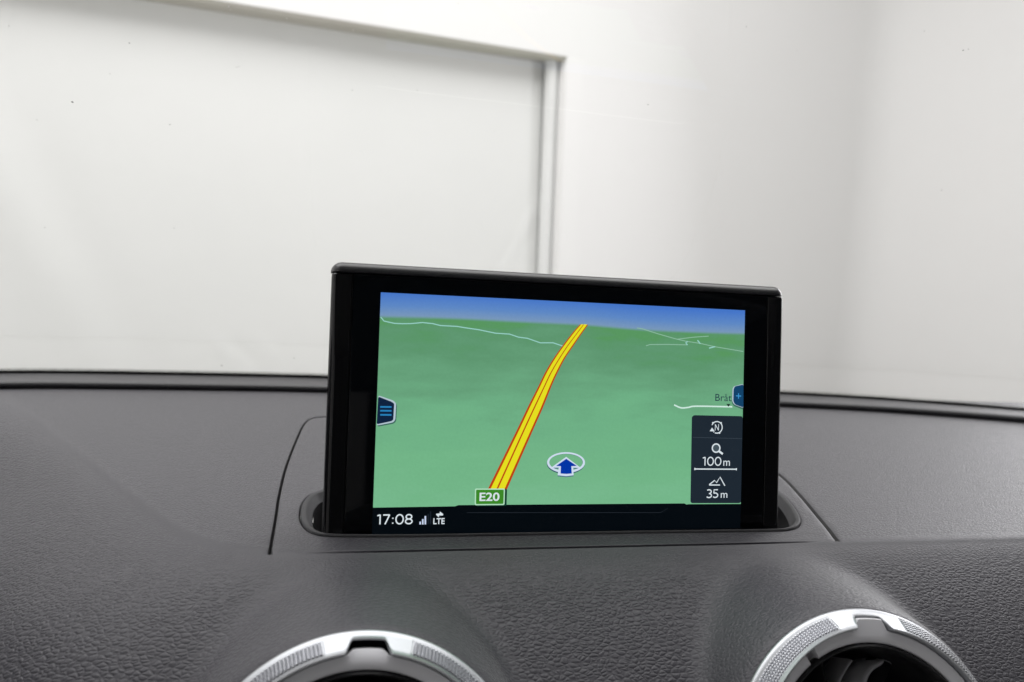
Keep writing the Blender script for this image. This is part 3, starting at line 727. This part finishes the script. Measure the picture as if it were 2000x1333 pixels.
# local: x right, y away from the viewer, z up the face; the cover glass lies in y = 0
mmv = 0.001
def rounded_prism(name, x0, x1, z0, z1, y0, y1, r_front, mat, n=6, corner=0.0):
    """upright slab: plan outline with rounded corners extruded in z"""
    return box(name, x0, x1, y0, y1, z0, z1, mat, du, corner, 4)
box('rear_shell', -0.0935, 0.0935, 0.0022, 0.0125, -0.012, 0.1040, M_CAP, du, 0.0016, 4)
gp = box('cover_glass', -0.0866, 0.0866, 0.0, 0.0030, -0.012, 0.1033, M_GLASS, du, 0.00035, 2)
# glossy side pillars: rounded outer flank, shallow channel beside the glass
def pillar(s):
    prof = [(0.0869, 0.0028), (0.0869, 0.00045), (0.0871, 0.00015), (0.0874, 0.0000), (0.0888, -0.00005), (0.0905, -0.0002), (0.0920, -0.0001), (0.0934, 0.0002), (0.0942, 0.0009), (0.0947, 0.0020), (0.0948, 0.0036), (0.0948, 0.0075), (0.0945, 0.0095), (0.0938, 0.0110), (0.0925, 0.0118), (0.0890, 0.0120)]
    P = catmull(prof, 4)
    zs = [-0.012, 0.06, 0.1020, 0.1029, 0.10325]
    vs, fs = [], []; m = len(P); cx_ = np.array([0.091, 0.006])
    for k, z in enumerate(zs):
        sc_ = [0, 0, 0, 0.0001, 0.0004][k]
        for p in P:
            q = p+(cx_-p)/np.linalg.norm(cx_-p)*sc_
            vs.append((s*q[0], q[1], z))
    for k in range(len(zs)-1):
        for j in range(m-1):
            a = k*m+j; f = (a, a+1, a+m+1, a+m); fs.append(f if s < 0 else f[::-1])
    top = tuple((len(zs)-1)*m+j for j in range(m)); fs.append(top)
    o = meshobj('side_pillar', vs, fs, M_GLOSS, du); sharp(o, 30)
pillar(-1); pillar(1)
# top cap, rounded front edge and corners
def cap():
    hx, y0, y1, z0, R_ = 0.0951, -0.0006, 0.0132, 0.10365, 0.0042
    foot = []
    for cx_, cy_, a0_ in ((hx-0.0046, y0+0.0046, 270), (hx-0.0046, y1-0.0046, 0), (-hx+0.0046, y1-0.0046, 90), (-hx+0.0046, y0+0.0046, 180)):
        for k in range(7): a = rad(a0_+15*k); foot.append((cx_, cy_, math.cos(a), math.sin(a)))
    lv = [(0.0004, 0.0), (0.0, 0.0003)]+[(R_*(1-math.cos(rad(t))), 0.0003+(R_-0.0003)*math.sin(rad(t))) for t in range(10, 91, 8)]
    vs, fs = [], []; n = len(foot)
    for (ins, dz) in lv:
        for (cx_, cy_, nx_, ny_) in foot:
            r_ = 0.0046-ins
            vs.append((cx_+nx_*r_ if True else 0, cy_+ny_*r_, z0+dz))
    for j in range(len(lv)-1):
        for i in range(n): a = j*n+i; b_ = j*n+(i+1) % n; fs.append((a, b_, b_+n, a+n))
    fs.append(tuple(range(n))[::-1]); fs.append(tuple((len(lv)-1)*n+i for i in range(n)))
    sharp(meshobj('top_cap', vs, fs, M_CAP, du), 50)
cap()
# ---- the picture on the screen
def map_mat():
    m, nt, N, L, B = newmat('map_picture')
    t = N.new('ShaderNodeTexCoord'); sp = N.new('ShaderNodeSeparateXYZ'); L.new(t.outputs['Object'], sp.inputs[0])
    # height above the horizon line (it sags a little to the right)
    hz = N.new('ShaderNodeFloatCurve'); c_ = hz.mapping.curves[0]
    xs = [p[0] for p in G['horizon']]; ys = [p[1] for p in G['horizon']]
    mrx = N.new('ShaderNodeMapRange'); mrx.inputs['From Min'].default_value = -0.0765; mrx.inputs['From Max'].default_value = 0.0765
    L.new(sp.outputs['X'], mrx.inputs['Value'])
    ps = [((x/1000+0.0765)/0.153, (y-80)/10) for x, y in zip(xs, ys)]
    c_.points[0].location = (0, ps[0][1]); c_.points[1].location = (1, ps[-1][1])
    for p in ps[1:-1]: c_.points.new(*p)
    hz.mapping.update(); L.new(mrx.outputs[0], hz.inputs['Value'])
    h2 = N.new('ShaderNodeMath'); h2.operation = 'MULTIPLY_ADD'; h2.inputs[1].default_value = 0.010; h2.inputs[2].default_value = 0.080
    L.new(hz.outputs[0], h2.inputs[0])
    d = N.new('ShaderNodeMath'); d.operation = 'SUBTRACT'; L.new(sp.outputs['Z'], d.inputs[0]); L.new(h2.outputs[0], d.inputs[1])
    # broad tonal bands lying flat across the terrain
    mp = N.new('ShaderNodeMapping'); mp.inputs['Scale'].default_value = (14, 1, 60); mp.inputs['Rotation'].default_value = (0, rad(4), 0); L.new(t.outputs['Object'], mp.inputs['Vector'])
    n1 = N.new('ShaderNodeTexNoise'); n1.inputs['Scale'].default_value = 1.3; n1.inputs['Detail'].default_value = 4; L.new(mp.outputs[0], n1.inputs['Vector'])
    mp2 = N.new('ShaderNodeMapping'); mp2.inputs['Rotation'].default_value = (0, rad(-35), 0); mp2.inputs['Scale'].default_value = (40, 1, 160); L.new(t.outputs['Object'], mp2.inputs['Vector'])
    n2 = N.new('ShaderNodeTexNoise'); n2.inputs['Scale'].default_value = 1.5; n2.inputs['Detail'].default_value = 3; L.new(mp2.outputs[0], n2.inputs['Vector'])
    gr = N.new('ShaderNodeMapRange'); gr.inputs['From Min'].default_value = -0.074; gr.inputs['From Max'].default_value = 0.0; L.new(d.outputs[0], gr.inputs['Value'])
    ad = N.new('ShaderNodeMath'); ad.operation = 'MULTIPLY_ADD'; ad.inputs[1].default_value = 0.62; L.new(n1.outputs['Fac'], ad.inputs[0]); L.new(gr.outputs[0], ad.inputs[2])
    ad2 = N.new('ShaderNodeMath'); ad2.operation = 'MULTIPLY_ADD'; ad2.inputs[1].default_value = 0.32; L.new(n2.outputs['Fac'], ad2.inputs[0]); L.new(ad.outputs[0], ad2.inputs[2])
    sb = N.new('ShaderNodeMath'); sb.operation = 'SUBTRACT'; sb.inputs[1].default_value = 0.46; L.new(ad2.outputs[0], sb.inputs[0])
    cr = N.new('ShaderNodeValToRGB'); el = cr.color_ramp.elements
    el[0].position = 0.0; el[0].color = (*lin(119, 183, 141), 1); el[1].position = 1.0; el[1].color = (*lin(88, 150, 96), 1)
    for p_, c3_ in ((0.22, (114, 180, 135)), (0.5, (110, 175, 133)), (0.72, (102, 160, 122)), (0.88, (94, 150, 112)), (0.965, (90, 149, 104))):
        e = el.new(p_); e.color = (*lin(*c3_), 1)
    L.new(sb.outputs[0], cr.inputs[0])
    sky = N.new('ShaderNodeMapRange'); sky.inputs['From Max'].default_value = 0.0095; L.new(d.outputs[0], sky.inputs['Value'])
    cs = N.new('ShaderNodeValToRGB'); e2 = cs.color_ramp.elements
    e2[0].position = 0; e2[0].color = (*lin(124, 153, 184), 1); e2[1].position = 1; e2[1].color = (*lin(68, 117, 200), 1)
    e = e2.new(0.45); e.color = (*lin(94, 136, 196), 1)
    L.new(sky.outputs[0], cs.inputs[0])
    st = N.new('ShaderNodeMapRange'); st.interpolation_type = 'SMOOTHSTEP'; st.inputs['From Min'].default_value = -0.0007; st.inputs['From Max'].default_value = 0.0009; L.new(d.outputs[0], st.inputs['Value'])
    mx = N.new('ShaderNodeMix'); mx.data_type = 'RGBA'; L.new(st.outputs[0], mx.inputs[0]); L.new(cr.outputs[0], mx.inputs[6]); L.new(cs.outputs[0], mx.inputs[7])
    # fine weave of the panel's pixels
    w = N.new('ShaderNodeTexNoise'); w.inputs['Scale'].default_value = 900; w.inputs['Detail'].default_value = 2; L.new(t.outputs['Object'], w.inputs['Vector'])
    wr_ = N.new('ShaderNodeMapRange'); wr_.inputs['To Min'].default_value = 0.95; wr_.inputs['To Max'].default_value = 1.05; L.new(w.outputs['Fac'], wr_.inputs['Value'])
    L.new(mx.outputs[2], B.inputs['Emission Color']); L.new(wr_.outputs[0], B.inputs['Emission Strength'])
    B.inputs['Base Color'].default_value = (0.002, 0.002, 0.003, 1); B.inputs['Roughness'].default_value = 0.3; B.inputs['Specular IOR Level'].default_value = 0.1
    return m
LAY = 0.00004
def flat(name, pts, lay, mat, parent):
    vs = [(x/1000, -lay*LAY-0.00003, z/1000) for x, z in pts]
    bm = bmesh.new(); f = bm.faces.new([bm.verts.new(v) for v in vs]); bm.normal_update()
    if f.normal.y > 0: bmesh.ops.reverse_faces(bm, faces=[f])
    bmesh.ops.triangulate(bm, faces=bm.faces[:])
    me = bpy.data.meshes.new(name); bm.to_mesh(me); bm.free(); me.materials.append(mat)
    o = bpy.data.objects.new(name, me); link(o, parent); return o
def ribbon_mesh(name, lines, width, lay, mat, parent, w2=None):
    vs, fs = [], []
    for ln in lines:
        P = np.array(ln, float); T = np.gradient(P, axis=0); T /= np.maximum(np.linalg.norm(T, axis=1, keepdims=True), 1e-9)
        Nn = np.stack([-T[:, 1], T[:, 0]], -1); i0 = len(vs); n = len(P)
        for i, p in enumerate(P):
            w = width if w2 is None else width+(w2-width)*i/(n-1)
            for sg in (1, -1):
                q = p+Nn[i]*sg*w/2; vs.append((q[0]/1000, -lay*LAY-0.00003, q[1]/1000))
        for i in range(n-1): a = i0+2*i; fs.append((a, a+1, a+3, a+2))
    return meshobj(name, vs, fs, mat, parent, False)
def band(name, La, Lb, lay, mat, parent):
    a = catmull(La, 6); b = catmull(Lb, 6); n = len(a)
    vs = [(p[0]/1000, -lay*LAY-0.00003, p[1]/1000) for p in list(a)+list(b)]
    return meshobj(name, vs, [(i, i+1, n+i+1, n+i) for i in range(n-1)], mat, parent, False)
def text(name, s_, bx, lay, mat, parent, bold=0.0, fit=True):
    cu = bpy.data.curves.new(name, 'FONT'); cu.body = s_; cu.size = 1; cu.offset = bold; cu.resolution_u = 4
    o = bpy.data.objects.new(name, cu); COL.objects.link(o)
    dg = bpy.context.evaluated_depsgraph_get(); me = bpy.data.meshes.new_from_object(o.evaluated_get(dg))
    bpy.data.objects.remove(o)
    V = np.array([v.co[:] for v in me.vertices]); lo, hi = V.min(0), V.max(0)
    x0, z0, x1, z1 = [k/1000 for k in bx]
    for v in me.vertices:
        u = (v.co.x-lo[0])/(hi[0]-lo[0]); w = (v.co.y-lo[1])/(hi[1]-lo[1])
        v.co = (x0+(x1-x0)*u, -lay*LAY-0.00003, z0+(z1-z0)*w)
    me.materials.clear(); me.materials.append(mat)
    ob = bpy.data.objects.new(name, me); link(ob, parent); return ob
g_white = glow('screen_white', (216, 226, 232)); g_line = glow('screen_track', (150, 205, 195)); g_line2 = glow('screen_track_far', (140, 186, 160))
g_vill = glow('screen_lane', (205, 232, 222)); g_yel = glow('screen_yellow', (228, 222, 30)); g_red = glow('screen_orange_edge', (186, 66, 20)); g_cen = glow('screen_road_centre', (150, 96, 12))
g_nav = glow('screen_dark_panel', (30, 40, 50)); g_tab = glow('screen_tab_navy', (13, 34, 62)); g_tabr = glow('screen_tab_blue', (18, 66, 104)); g_rim = glow('screen_tab_rim', (178, 196, 208))
g_bl = glow('screen_button_blue', (38, 128, 186)); g_pl = glow('screen_plus_blue', (60, 150, 210)); g_sg = glow('screen_sign_green', (58, 134, 38)); g_sgb = glow('screen_sign_rim', (176, 222, 190))
g_car = glow('screen_marker_white', (206, 220, 238)); g_carb = glow('screen_marker_blue', (0, 52, 164)); g_sh = glow('screen_shadow', (60, 104, 92)); g_bar = glow('screen_bar', (3, 8, 13)); g_barl = glow('screen_bar_line', (40, 46, 54))
g_dim = glow('screen_dim', (28, 36, 46)); g_txt = glow('screen_label_ink', (34, 58, 72)); g_div = glow('screen_divider', (64, 74, 84)); g_mg = glow('screen_lens', (70, 84, 92))
def arc(cx_, cy_, rx, ry, a0, a1, n=18): return [(cx_+rx*math.cos(rad(a0+(a1-a0)*k/n)), cy_+ry*math.sin(rad(a0+(a1-a0)*k/n))) for k in range(n+1)]
GLY = {'0': (0.66, [arc(0.33, 0.5, 0.30, 0.47, 90, 455, 32)]),
       '1': (0.36, [[(0.02, 0.86), (0.10, 0.92), (0.25, 0.965)], [(0.25, 1.0), (0.25, 0.0)]]),
       '7': (0.58, [[(0.0, 0.955), (0.54, 0.955)], [(0.54, 0.985), (0.17, 0.0)]]),
       '8': (0.62, [arc(0.31, 0.74, 0.235, 0.225, 90, 455, 26), arc(0.31, 0.27, 0.275, 0.24, 90, 455, 28)]),
       '3': (0.56, [arc(0.24, 0.73, 0.245, 0.225, 140, -90, 18), arc(0.24, 0.265, 0.275, 0.24, 90, -145, 20)]),
       '5': (0.56, [[(0.50, 0.955), (0.10, 0.955), (0.07, 0.52)], arc(0.22, 0.30, 0.28, 0.265, 118, -140, 20)]),
       ':': (0.20, [[(0.10, 0.05), (0.10, 0.17)], [(0.10, 0.55), (0.10, 0.67)]])}
def strokes(name, s_, bx, lay, mat, parent, wid, gap=0.13):
    x0, z0, x1, z1 = bx; tw = sum(GLY[c][0] for c in s_)+gap*(len(s_)-1); h = z1-z0
    k = (x1-x0)/tw; x = x0; lines = []
    for c in s_:
        for ln in GLY[c][1]: lines.append([(x+p[0]*k, z0+p[1]*h) for p in ln])
        x += (GLY[c][0]+gap)*k
    vs, fs = [], []
    for ln in lines:
        P = np.array(ln, float); closed = np.linalg.norm(P[0]-P[-1]) < 0.35*wid and len(P) > 10
        T = np.gradient(P, axis=0)
        if closed: T[0] = T[-1] = P[1]-P[-2]
        T /= np.linalg.norm(T, axis=1, keepdims=True); Nn = np.stack([-T[:, 1], T[:, 0]], -1); i0 = len(vs)
        for i, p in enumerate(P):
            for sg in (1, -1): q = p+Nn[i]*sg*wid/2; vs.append((q[0]/1000, -lay*LAY-0.00003, q[1]/1000))
        for i in range(len(P)-1): a = i0+2*i; fs.append((a, a+1, a+3, a+2))
    return meshobj(name, vs, fs, mat, parent, False)

scr = flat('screen', [(-76.3, 5.0), (76.3, 5.0), (76.3, 96.8), (-76.3, 96.8)], 0.5, g_bar, du)
mapo = flat('map', [(-76.2, 15.1), (-45, 15.3), (-43.6, 15.75), (50.6, 15.6), (51.6, 15.1), (52.4, 15.25), (76.2, 15.15), (76.2, 96.75), (-76.2, 96.75)], 2, map_mat(), scr)
ribbon_mesh('far_track', [G['track']], 0.42, 3, g_line, scr)
ribbon_mesh('far_roads', [G['line_a'], G['line_b'], G['line_c']], 0.34, 3, g_line2, scr)
ribbon_mesh('road_ticks', [G['tick_a'], G['tick_b'], G['tick_c']], 0.5, 3.2, g_line, scr)
ribbon_mesh('village_road', [catmull(G['village'], 4)], 0.62, 3, g_vill, scr)
band('road_edge', G['road_l'], G['road_r'], 4, g_red, scr)
def inset(La, Lb, f): return [(a[0]+(b[0]-a[0])*f, a[1]+(b[1]-a[1])*f) for a, b in zip(La, Lb)]
band('road_lane', inset(G['road_l'], G['road_r'], 0.135), inset(G['road_c'], G['road_l'], 0.09), 5, g_yel, scr)
band('road_lane', inset(G['road_c'], G['road_r'], 0.09), inset(G['road_r'], G['road_l'], 0.135), 5, g_yel, scr)
# road sign
def grow(P, d):
    P = np.array(P, float); c_ = P.mean(0); return [tuple(p+np.sign(p-c_)*d) for p in P]
def rnd(P, r_, n=4):
    P = [np.array(p, float) for p in P]; out = []
    for i in range(len(P)):
        a, b, c_ = P[i-1], P[i], P[(i+1) % len(P)]
        u = (a-b)/np.linalg.norm(a-b); v = (c_-b)/np.linalg.norm(c_-b); k = min(r_, 0.45*np.linalg.norm(a-b), 0.45*np.linalg.norm(c_-b))
        for t in range(n+1):
            t /= n; out.append(tuple((b+u*k)*(1-t)**2+b*2*t*(1-t)+(b+v*k)*t*t))
    return out
flat('sign_shadow', [(x+0.75, z-0.25) for x, z in rnd(grow(G['sign'], 0.2), 0.5)], 5.5, glow('screen_sign_shadow', (18, 60, 48)), scr)
flat('sign_rim', rnd(grow(G['sign'], 0.12), 0.6), 6, g_sgb, scr)
flat('sign_face', rnd(grow(G['sign'], -0.35), 0.4), 7, g_sg, scr)
text('sign_text', T['t_e20'][0], T['t_e20'][1], 8, g_white, scr, 0.018)
# position marker
def ringf(name, A, B, lay, mat):
    n = len(A); vs = [(p[0]/1000, -lay*LAY-0.00003, p[1]/1000) for p in A+B]
    return meshobj(name, vs, [(i, (i+1) % n, n+(i+1) % n, n+i) for i in range(n)], mat, scr, False)
ringf('marker_shadow', [(x-0.1, z-0.45) for x, z in G['ell']], [(x-0.1, z-0.1) for x, z in G['ell_i']], 5, glow('screen_marker_shadow', (58, 92, 108)))
ringf('marker_ring', G['ell'], G['ell_i'], 6, g_car)
flat('arrow_shadow', [(x, z-0.4) for x, z in G['arrow_o']], 5.5, glow('screen_arrow_shadow', (70, 104, 130)), scr)
flat('arrow_rim', G['arrow_o'], 7, g_car, scr); flat('arrow', G['arrow_i'], 8, g_carb, scr)
# tabs
flat('menu_shadow', [(x+0.35, z-0.45) for x, z in rnd(G['menu_tab'], 0.6)], 3.5, g_sh, scr)
flat('menu_rim', rnd(G['menu_tab'], 0.8), 6, g_rim, scr)
mt = [(x-0.75 if i not in (0, 5) else x, z) for i, (x, z) in enumerate(G['menu_tab'])]; mt = [(x, z-0.45 if z > 50 else z+0.45) if i in (0, 1, 4, 5) else (x, z) for i, (x, z) in enumerate(mt)]
flat('menu_tab', rnd(mt, 0.7), 7, g_tab, scr)
for ln in G['menu_l']: ribbon_mesh('menu_line', [ln], 0.62, 8, g_bl, scr)
flat('plus_shadow', [(x-0.1, z-0.6) for x, z in rnd(G['plus_tab'], 0.6)], 3.6, g_sh, scr)
flat('plus_rim', rnd(G['plus_tab'], 0.8), 6, g_rim, scr)
pt = [(x+0.5 if x < 74.5 else x, z) for (x, z) in G['plus_tab']]; zc = np.mean([p[1] for p in pt]); pt = [(x, z-0.3 if z > zc+4 else (z+0.25 if z < zc-4 else z)) for x, z in pt]
flat('plus_tab', rnd(pt, 0.7), 7, g_tabr, scr)
ribbon_mesh('plus_sign', [G['plus_h'], G['plus_v']], 0.4, 8, g_pl, scr)
text('village_name', *T['t_brat'], 5, g_txt, scr); flat('village_marker', G['marker'], 5, glow('screen_ink', (18, 30, 34)), scr)
# information panel
flat('info_panel', rnd(G['panel'], 1.0), 5, g_nav, scr)
ribbon_mesh('panel_divider', [G['div']], 0.16, 6, g_div, scr)
cN = np.array(G['N_c'][0]); rN = 2.42
th = np.linspace(rad(-128), rad(165), 40); th = th[::-1]
ribbon_mesh('compass_ring', [[tuple(cN+rN*np.array([math.cos(t), math.sin(t)])) for t in np.linspace(rad(158), rad(-112), 40)], [tuple(cN+rN*np.array([math.cos(t), math.sin(t)])) for t in np.linspace(rad(-122), rad(-128), 3)]], 0.42, 7, g_white, scr)
flat('compass_needle', G['N_tri'], 7, g_white, scr)
for a in (45, 135, -62): 
    p = cN+2.5*np.array([math.cos(rad(a)), math.sin(rad(a))]); q = cN+2.95*np.array([math.cos(rad(a)), math.sin(rad(a))])
    ribbon_mesh('compass_tick', [[tuple(p), tuple(q)]], 0.7, 7.2, g_white, scr)
bn = T['t_n'][1]; text('compass_letter', 'N', ((bn[0]+bn[2])/2-0.88, (bn[1]+bn[3])/2-1.3, (bn[0]+bn[2])/2+0.88, (bn[1]+bn[3])/2+1.3), 7.4, g_white, scr)
cM = np.array(G['mag'][0]); rM = 1.72
flat('lens', [tuple(cM+rM*np.array([math.cos(t), math.sin(t)])) for t in np.linspace(0, 2*math.pi, 32, endpoint=False)], 6, g_mg, scr)
ribbon_mesh('lens_ring', [[tuple(cM+rM*np.array([math.cos(t), math.sin(t)])) for t in np.linspace(0, 2*math.pi+0.05, 41)]], 0.55, 7, g_white, scr)
ribbon_mesh('lens_handle', [[tuple(cM+np.array([1.25, -1.25])), G['mag'][3]]], 0.85, 7.2, g_white, scr)
strokes('zoom_value', *T['t_100'], 7, g_white, scr, 0.46); text('unit_text', *T['t_m'], 7, g_white, scr)
ribbon_mesh('scale_bar', [G['scale'], [(G['scale'][0][0], G['scale'][0][1]-0.45), (G['scale'][0][0], G['scale'][0][1]+0.45)], [(G['scale'][1][0], G['scale'][1][1]-0.45), (G['scale'][1][0], G['scale'][1][1]+0.45)]], 0.48, 7, g_white, scr)
ribbon_mesh('mountain_icon', [G['mount'], G['mount_b']], 0.46, 7, g_white, scr)
strokes('height_value', *T['t_35'], 7, g_white, scr, 0.48); text('unit_text', *T['t_m2'], 7, g_white, scr)
# status bar
strokes('clock_text', *T['t_time'], 6, g_white, scr, 0.50); text('network_text', *T['t_lte'], 6, g_white, scr, 0.02)
for q in G['bars']: flat('signal_bar', q, 6, glow('screen_signal', (196, 208, 232)), scr)
for q in G['bars_dim']: flat('signal_bar', q, 6, g_dim, scr)
A = G['lte_a']; cx2 = np.mean([p[0] for p in A]); cz2 = 13.4
x0, z0, x1, z1 = T['t_lte'][1]; w_ = (x1-x0)*0.62; mx_ = (x0+x1)/2+0.1; zb = z1+0.25
flat('transfer_arrow', [(mx_-w_*0.45, zb+1.45), (mx_+0.1, zb+1.55), (mx_+0.1, zb+2.3), (mx_+w_*0.55, zb+1.25), (mx_+w_*0.5, zb+1.0), (mx_-w_*0.45, zb+0.95)], 6, g_white, scr)
flat('transfer_arrow', [(mx_+w_*0.5, zb+0.75), (mx_-0.2, zb+0.75), (mx_-0.2, zb+0.0), (mx_-w_*0.5, zb+1.1), (mx_-w_*0.45, zb+1.35), (mx_+w_*0.5, zb+1.25)], 6.2, g_white, scr)
ribbon_mesh('bar_line', [G['bar_line']], 0.16, 3, g_barl, scr)
